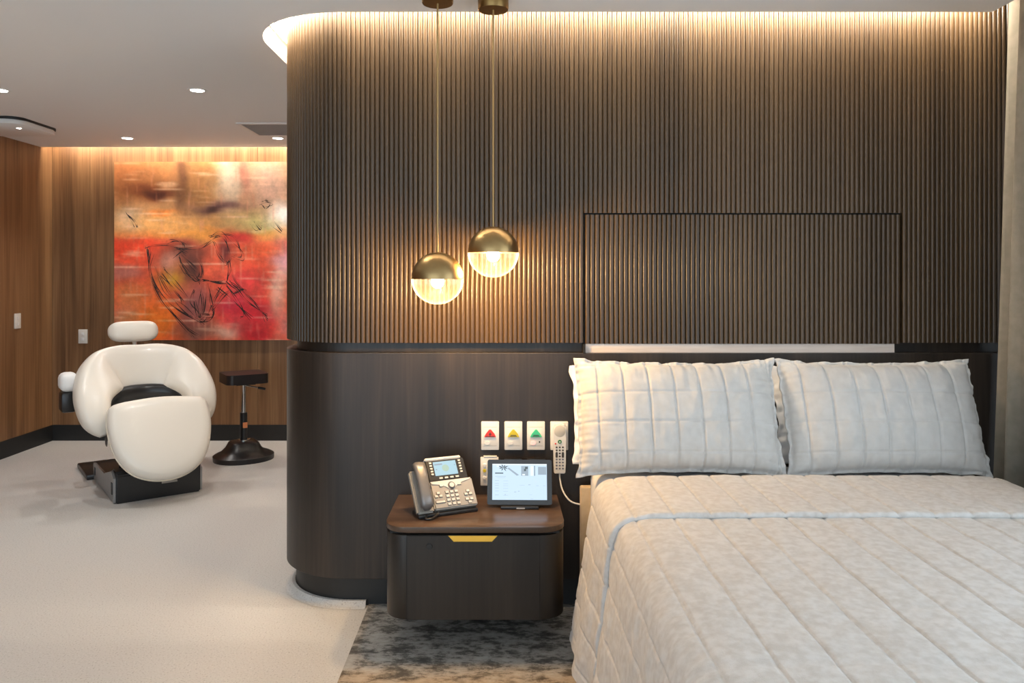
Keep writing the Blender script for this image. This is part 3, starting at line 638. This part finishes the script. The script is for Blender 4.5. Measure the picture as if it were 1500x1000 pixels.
kp = obj('keypad', bm, M['key'], ph); obj('key_surrounds', b2, M['keyline'], kp)
hs = [(-.088, .0, .012), (-.088, .012, .020), (-.088, .05, .026), (-.088, .10, .028), (-.088, .15, .026), (-.088, .178, .018), (-.088, .188, .008)]
stn = []
for i, (u, v, h) in enumerate(hs):
    p = FM @ Vector((u, v, h)); wd = (.012, .024, .0235, .0215, .0235, .023, .012)[i]; th = (.008, .018, .015, .013, .015, .016, .008)[i]
    stn.append((p, FM.to_3x3() @ Vector((wd, 0, 0)), FM.to_3x3() @ Vector((0, 0, th))))
sweep('handset', stn, M['handset'], ph, 18, 3)
box('rear_stand', -.10, .09, .0, .065, 0, .10, M['blk_plastic'], ph, .01)
box('front_foot', -.12, .115, -.06, .02, 0, .014, M['blk_plastic'], ph, .004)
tube('handset_cord', catmull([(-.088, -.058, .012), (-.10, -.078, .006), (-.08, -.085, .006), (-.05, -.066, .012), (-.045, -.06, .02)], 6), .004, M['blk_plastic'], ph, 8)

# ------------------------------------------------------------------ tablet
tb = thing('tablet', 'black-framed tablet showing a pale blue page, propped on the bedside cabinet', 'tablet', (.0735, 2.975, TZ), R(-1))
TM = Matrix.Translation((0, 0, .012)) @ Matrix.Rotation(R(76), 4, 'X')
def tbox(bm, x0, x1, y0, y1, z0, z1): add_box(bm, x0, x1, y0, y1, z0, z1, TM)
TW, TH = .124, .168
bm = bmesh.new(); v_ = add_prism(bm, rrect(-TW, TW, 0, TH, .008), -.009, 0); bmesh.ops.transform(bm, matrix=TM, verts=bm.verts); obj('case', bm, M['blk_plastic'], tb, 30)
bm = bmesh.new(); tbox(bm, -.105, .105, .018, .152, .0002, .0008); sc_ = obj('screen', bm, M['screen'], tb)
def scr(name, rects, material, h):
    bm = bmesh.new()
    for x0, x1, y0, y1 in rects: tbox(bm, -.105+x0*.21, -.105+x1*.21, .152-y1*.134, .152-y0*.134, .0009, .0009+h)
    obj(name, bm, material, sc_)
scr('status_bar', [(0, 1, 0, .035)], M['scr_white'], .0002)
scr('header_picture', [(0.53, .66, .06, .33), (.84, .99, .08, .30)], M['scr_mid'], .0002)
scr('header_furniture', [(.60, .65, .08, .14), (.77, .782, .05, .33), (.58, .62, .14, .2)], M['scr_dark'], .0004)
scr('header_light', [(.70, .755, .06, .33), (.08, .12, .05, .08), (.55, .6, .28, .32)], M['scr_white'], .0005)
bm = bmesh.new()
for cx, cy, an, ln in [(.2, .10, a, l) for a, l in ((20, .028), (60, .02), (110, .024), (160, .03), (200, .022), (250, .026), (300, .03), (340, .024))]:
    c = Vector((-.105+cx*.21, .152-cy*.134, .0012)); d = Vector((math.cos(R(an)), math.sin(R(an))*.7, 0))*ln*.8; n_ = Vector((-d.y, d.x, 0)).normalized()*.0022
    q = [bm.verts.new(TM @ p) for p in (c, c+d*.5+n_, c+d, c+d*.5-n_)]; bm.faces.new(q)
obj('header_plant', bm, M['scr_dark'], sc_)
bm = bmesh.new(); q = [bm.verts.new(TM @ Vector((-.105+x*.21, .152-y*.134, .0012))) for x, y in ((.28, .13), (.30, .10), (.49, .31), (.45, .33))]; bm.faces.new(q); obj('header_board', bm, M['scr_mid'], sc_)
scr('heading', [(.05, .2, .245, .275)], M['scr_dark'], .0004)
lines = [(.05, .25, .345, .355), (.08, .24, .385, .392)]
for y in (.46, .54, .595, .67, .75, .86): lines += [(.05, .12, y, y+.012), (.2, .29, y+.01, y+.018)]
lines += [(.5, .59, .59, .597), (.66, .70, .57, .59), (.8, .85, .6, .61), (.93, .97, .6, .61), (.4, .44, .77, .79), (.47, .5, .75, .77), (.68, .73, .85, .857), (.7, .75, .96, .97), (.23, .245, .84, .87)]
scr('page_text', lines, M['scr_line'], .0003)
box('dock', -.072, .072, -.022, .03, 0, .010, M['blk_plastic'], tb, .002)
box('dock_badge', -.012, .02, -.0225, -.0215, .003, .007, M['key'], tb)
tube('prop', [(0, .02, .008), (0, .075, .0045)], .004, M['blk_plastic'], tb); tube('prop_leg', [(0, .073, .004), (0, .034, .11)], .004, M['blk_plastic'], tb)

# ------------------------------------------------------------------ call plates on the wall
K = WY/FPX
def wx(px): return (px-VPX)*K
def wz(py): return CAMH-(py-VPY)*K
def plate(px, label, button, extra=None):
    t = thing('call_plate', label, 'wall plate', (wx(px), WY, wz(637.5)), 0, 'nurse call plates above the bedside cabinet')
    box('cover', -.0365, .0365, -.010, 0, -.058, .058, M['plastic'], t, .004)
    box('insert', -.027, .027, -.0112, -.0095, -.039, .034, M['plastic'], t, .001)
    for z in (-.040, .036): box('groove', -.027, .027, -.0108, -.0095, z-.0008, z+.0008, M['speaker'], t)
    bm = bmesh.new(); add_prism(bm, [(-.024, -.004), (.024, -.004), (.017, .010), (.003, .027), (-.003, .027), (-.017, .010)], 0, .006)
    bmesh.ops.bevel(bm, geom=bm.edges[:], offset=.001, segments=1, affect='EDGES')
    btn = obj('triangle_button', bm, button, t, None, (0, -.011, 0), (R(90), 0, 0))
    bm = bmesh.new()
    if button is M['red']: add_box(bm, -.0018, .0018, 0, .016, .006, .0064); add_box(bm, -.006, .006, .0062, .0098, .006, .0064); add_box(bm, -.017, .017, -.002, .0005, .006, .0064)
    else: add_box(bm, -.011, .011, .003, .0055, .006, .0064); add_box(bm, -.014, .014, -.001, .0015, .006, .0064)
    obj('button_print', bm, M['keyline'], btn)
    bm = bmesh.new(); add_prism(bm, [(.011*math.cos(2*math.pi*k/20), .0075*math.sin(2*math.pi*k/20)) for k in range(20)], 0, .003)
    obj('cancel_button', bm, extra or M['plastic'], t, 40, (-.012, -.011, -.028), (R(90), 0, 0))
    return t
plate(718, 'white nurse call plate with a red triangle button', M['red'])
plate(752, 'white nurse call plate with a yellow triangle button', M['yellow'])
t = plate(785, 'white nurse call plate with a green triangle and pink lit button', M['green'], M['pink'])
lathe('microphone', [(0, .002), (.003, .002), (.003, 0), (0, 0)], M['gap'], t, 12, loc=(.014, -.011, -.024), rot=(R(90), 0, 0))
t = thing('socket_plate', 'white outlet plate with round knobs half hidden behind the tablet', 'wall plate', (wx(717), WY, wz(689.5)))
box('cover', -.0365, .0365, -.010, 0, -.058, .058, M['plastic'], t, .003); box('top_lip', -.024, .03, -.012, 0, .058, .063, M['plastic'], t, .001)
for z, mm_ in ((.026, M['white']), (.004, M['yellow']), (-.024, M['white'])): lathe('knob', [(0, .008), (.006, .008), (.0075, 0), (0, 0)], mm_, t, 16, loc=(-.020, -.010, z), rot=(R(90), 0, 0))
for px, lb in ((751.5, 'black outlet plate behind the tablet, the one nearer the phone'), (785.5, 'black outlet plate behind the tablet, the one nearer the bed')):
    t = thing('black_outlet', lb, 'wall plate', (wx(px), WY, wz(691)), 0, 'black outlets behind the tablet')
    box('cover', -.0365, .0365, -.008, 0, -.055, .055, M['blk_plastic'], t, .003); box('insert', -.024, .024, -.0095, -.007, -.03, .03, M['gap'], t, .001)
t = thing('handset_cradle', 'white wall cradle plate holding the bedside remote handset', 'wall plate', (wx(819), WY, wz(637.5)))
box('cover', -.0365, .0365, -.012, 0, -.058, .058, M['plastic'], t, .004)
t = thing('remote_handset', 'white bedside remote handset with round speaker, green key and white cable', 'remote', (wx(819), WY-.013, wz(655)))
hsp = [(0, .102), (.018, .097), (.0265, .083), (.028, .068), (.026, .045), (.025, .02), (.0245, -.06), (.023, -.094), (.019, -.0985)]
pts = [(x, z) for x, z in hsp] + [(-x, z) for x, z in hsp[::-1][:-1]]
bm = bmesh.new(); add_prism(bm, pts, 0, .022); bmesh.ops.bevel(bm, geom=[e for e in bm.edges if abs(e.verts[0].co.z-e.verts[1].co.z) < 1e-6 and e.verts[0].co.z > .01], offset=.004, segments=2, affect='EDGES')
bd = obj('body', bm, M['plastic'], t, 40, None, (R(90), 0, 0))
lathe('speaker', [(0, .0005), (.022, .0005), (.023, 0), (0, 0)], M['speaker'], t, 28, loc=(0, -.022, .072), rot=(R(90), 0, 0))
gk = lathe('call_key', [(0, .003), (.007, .003), (.008, 0), (0, 0)], M['darkgreen'], t, 20, loc=(0, -.022, .030), rot=(R(90), 0, 0))
lathe('key_mark', [(0, .0034), (.003, .0034), (.003, .003), (0, .003)], M['plastic'], gk, 10)
lathe('red_key', [(0, .002), (.003, .002), (.0035, 0), (0, 0)], M['red'], t, 12, loc=(-.017, -.022, .022), rot=(R(90), 0, 0))
bm = bmesh.new(); bk = bmesh.new()
for r_ in range(8):
    for c in (-.0125, 0, .0125):
        if r_ in (2, 3) and c: continue
        z = .008-r_*.0122; add_prism(bm if r_ > 3 else bk, [(c+.0042*math.cos(k*.7854), z+.0036*math.sin(k*.7854)) for k in range(8)], 0, .0015)
for c in (-.0125, .0125): add_prism(bk, rrect(c-.0045, c+.0045, -.034, -.011, .004, 3), 0, .0015)
obj('number_keys', bm, M['greyblue'], t, None, (0, -.022, 0), (R(90), 0, 0)); obj('control_keys', bk, M['keyline'], t, None, (0, -.022, 0), (R(90), 0, 0))
cb = catmull([(0, -.012, -.096), (.002, -.014, -.125), (.012, -.03, -.165), (.04, -.05, -.200), (.085, -.05, -.214), (.13, -.05, -.214)], 8)
tube('cable', cb, .0033, M['plastic'], t, 8)

# ------------------------------------------------------------------ bed
bd = thing('bed_frame', 'tan upholstered bed base with low head panel under the quilt', 'bed', (0, 0, 0))
box('base', .345, 1.80, 1.12, 3.06, .10, .36, M['tan'], bd, .015)
box('head_panel', .316, 1.81, 3.065, 3.105, .10, .52, M['tan'], bd, .006)
for x in (.42, 1.72):
    for y in (1.2, 2.98): lathe('leg', [(0, .10), (.025, .10), (.02, .006), (0, .006)], M['blk_plastic'], bd, 16, loc=(x, y, 0))
mt = box('mattress', .350, 1.795, 1.10, 3.062, .361, .612, M['sheet'], None, .045, 4)
tag(mt, 'mattress in a white fitted sheet showing below the pillows', 'mattress')
PROF = [(.268, .07), (.283, .18), (.297, .28), (.314, .38), (.330, .50), (.343, .567), (.366, .606), (.42, .625), (.52, .629), (.8, .631), (1.3, .631), (1.64, .629), (1.74, .623), (1.79, .603), (1.808, .56), (1.815, .48), (1.82, .36), (1.825, .22), (1.83, .10)]
pf = catmull([(x, 0, z) for x, z in PROF], 10)
al = [0.0]
for p, q in zip(pf, pf[1:]): al.append(al[-1]+(q-p).length)
LP = al[-1]
def resample(step):
    n = int(LP/step); s = np.linspace(0, LP, n+1)
    x = np.interp(s, al, [p.x for p in pf]); z = np.interp(s, al, [p.z for p in pf])
    tx = np.gradient(x); tz = np.gradient(z); ln = np.hypot(tx, tz)
    return s, x, z, -tz/ln, tx/ln
def quilt_sheet(name, y0, y1, off, step_s, step_y, parent, curl=False, seed=0, pitch=.111, flare=0.0, endpad=0):
    s, X, Z, NX, NZ = resample(step_s)
    n = int((y1-y0)/step_y); ys = list(np.linspace(y0, y1, n+1))
    rows = [(y, off) for y in ys]
    th = .013
    if curl:   # rolled front edge: go round a half circle to the underside
        rr = off*0.5
        rows = [(y0+rr*(1-math.sin(a)), off-rr+rr*math.cos(a)) if False else (y0 - rr*math.sin(a), off-rr+rr*math.cos(a)) for a in [math.pi*k/7 for k in range(7, 0, -1)]] + rows
    verts, faces = [], []
    ph_ = .035
    for y, of in rows:
        for i in range(len(s)):
            sy = s[i]
            d = abs(((sy-ph_)/pitch) % 1.0); d = min(d, 1-d)*pitch
            g = -.0052*math.exp(-(d/.0036)**2) + .0014*(1-math.exp(-(d/.03)**2))
            dy = abs((y/.24) % 1.0); dy = min(dy, 1-dy)*.24
            g += -.0018*math.exp(-(dy/.006)**2)
            side = 1.0 if X[i] < .40 or X[i] > 1.78 else 0.0
            wv = noise.noise((sy*9, y*9, seed))*.003 + noise.noise((sy*32, y*20, seed+5))*.0012 + noise.noise((sy*70, y*60, seed+9))*.0006
            cr = noise.noise((sy*14+y*10, y*26-sy*8, seed+2))*.0035*side
            hang = max(0.0, (.50-Z[i])/.45) if X[i] < 1 else 0
            dr = hang*(.012*math.sin(y*11+seed) + .010*math.sin(y*23+1))
            o_ = of + (g+wv+cr if of > off*0.55 else (wv)*0.3) + dr
            verts.append((X[i]+NX[i]*o_, y + (noise.noise((sy*6, seed, 1))*.006 if curl and y < y0+.05 else 0), Z[i]+NZ[i]*o_))
    m_ = len(s)
    for j in range(len(rows)-1):
        for i in range(m_-1): a = j*m_+i; faces.append((a, a+1, a+m_+1, a+m_))
    return mesh(name, verts, faces, M['quilt'], parent, 180)
ql = thing('quilt', 'oatmeal channel-stitched quilt spread over the bed, top edge folded back', 'quilt', (0, 0, 0))
quilt_sheet('cover', 1.02, 2.735, .004, .0042, .014, ql, False, 3)
quilt_sheet('folded_back_edge', 2.315, 2.742, .019, .0042, .012, ql, True, 11)

def pillow(name, W, H, T, fl, seed, material, stitch=True, nx=210, ny=110, skew=0.0, tone=None):
    ex, ey = 1+2*fl/W, 1+2*fl/H
    us = np.linspace(-ex, ex, nx+1); vs_ = np.linspace(-ey, ey, ny+1)
    V, F = [], []
    def pt(u, v, side):
        cu, cv = max(-1, min(1, u)), max(-1, min(1, v))
        inside = max(0.0, (1-abs(cu)**2.8))*max(0.0, (1-abs(cv)**2.6))
        t = T*inside**0.42
        if abs(u) >= 1 or abs(v) >= 1: t = 0
        ear = (abs(cu)*abs(cv))**7*.012; x = u*W/2*(1-.004*(1-cv*cv)*abs(cu)) + math.copysign(ear, u); y = v*H/2*(1-.05*(1-cu*cu)*abs(cv)) + math.copysign(ear*.6, v)
        g = 0
        if stitch and side > 0:
            p = .093; d = abs(((x+.02)/p) % 1.0); d = min(d, 1-d)*p
            q = .108; e = abs(((y+.03)/q) % 1.0); e = min(e, 1-e)*q
            g = -.0075*math.exp(-(d/.0036)**2) - .0035*math.exp(-(e/.0036)**2) + .003*(1-math.exp(-(d/.03)**2))
        edge = max(abs(cu)**6, abs(cv)**6)
        wr_ = noise.noise((x*16, y*10, seed))*.0055 + noise.noise((x*42, y*30, seed+3))*.0022 + edge*(noise.noise((x*(14 if abs(cv) < abs(cu) else 60), y*(60 if abs(cv) < abs(cu) else 14), seed+7))*.007)
        f = 0
        if abs(u) > 1 or abs(v) > 1:
            f = noise.noise((x*22, y*22, seed+11))*.014
        z = side*(t+.0035) + (g+wr_)*(1 if side > 0 else .6) + f
        sag = -.012*(1-v)*.5*0
        return (x+skew*y + f*.4, y+f*.3, z)
    for side in (1, -1):
        o_ = len(V)
        for v in vs_:
            for u in us: V.append(pt(u, v, side))
        for j in range(ny):
            for i in range(nx): a = o_+j*(nx+1)+i; F.append((a, a+1, a+nx+2, a+nx+1) if side > 0 else (a, a+nx+1, a+nx+2, a+1))
    n0 = (nx+1)*(ny+1); rim = [i for i in range(nx+1)] + [j*(nx+1)+nx for j in range(1, ny+1)] + [ny*(nx+1)+i for i in range(nx-1, -1, -1)] + [j*(nx+1) for j in range(ny-1, 0, -1)]
    for a, b_ in zip(rim, rim[1:]+rim[:1]): F.append((a, a+n0, b_+n0, b_))
    return mesh(name, V, F, material, None, 180)
def lay(o, x, yb, zb, lean, H, roll=0):    # stand on its lower edge, leaning back by 'lean' from upright
    up = Vector((0, math.sin(lean), math.cos(lean)))
    o.location = Vector((x, yb, zb)) + up*(H/2)
    o.rotation_euler = (R(90)-lean, roll, 0)
P1 = pillow('pillow', .72, .405, .09, .012, 2, M['sham']); lay(P1, .662, 2.845, .636, R(20), .405)
tag(P1, 'oatmeal quilted pillow next to the bedside cabinet, nearer the pendants', 'pillow', 'quilted pillows')
P2 = pillow('pillow', .70, .405, .09, .012, 31, M['sham']); lay(P2, 1.424, 2.843, .636, R(20), .405)
tag(P2, 'oatmeal quilted pillow on the curtain side of the bed', 'pillow', 'quilted pillows')
P3 = pillow('pillow', .68, .33, .028, .02, 50, M['sheet'], False, 60, 40); lay(P3, .648, 2.99, .652, R(20), .34)
tag(P3, 'white pillow mostly hidden behind the left quilted pillow', 'pillow', 'white pillows behind')
P4 = pillow('pillow', .64, .33, .028, .02, 61, M['sheet'], False, 60, 40); lay(P4, 1.42, 2.99, .652, R(20), .34)
tag(P4, 'white pillow mostly hidden behind the right quilted pillow', 'pillow', 'white pillows behind')

# ------------------------------------------------------------------ curtain
V, F = [], []; ny, nz = 170, 24
for j in range(nz+1):
    f = j/nz; z = .02+f*(ZT-.04)
    for i in range(ny+1):
        y = 3.10-i/ny*1.0
        ph_ = (3.10-y)/.125*2*math.pi
        V.append((1.972+.075*f + (.040-.012*f)*math.sin(ph_-.9+.25*math.sin(z*1.3)) + .014*math.sin(ph_*.43+1), y+.018*math.cos(ph_+z*.4), z))
for j in range(nz):
    for i in range(ny): a = j*(ny+1)+i; F.append((a, a+1, a+ny+2, a+ny+1))
cu = mesh('curtain', V, F, M['curtain'], None, 180)
so = cu.modifiers.new('thickness', 'SOLIDIFY'); so.thickness = .003
tag(cu, 'full-length taupe curtain hanging at the right edge beside the bed', 'curtain')

# tiny joined pieces
for o in bpy.data.objects:
    if o.name.split('.')[0] in ('charcoal_lines', 'screen_marks', 'soft_keys', 'header_picture', 'header_furniture', 'header_light', 'header_plant', 'page_text', 'keypad', 'key_surrounds', 'number_keys', 'control_keys', 'button_print'): o['kind'] = 'stuff'
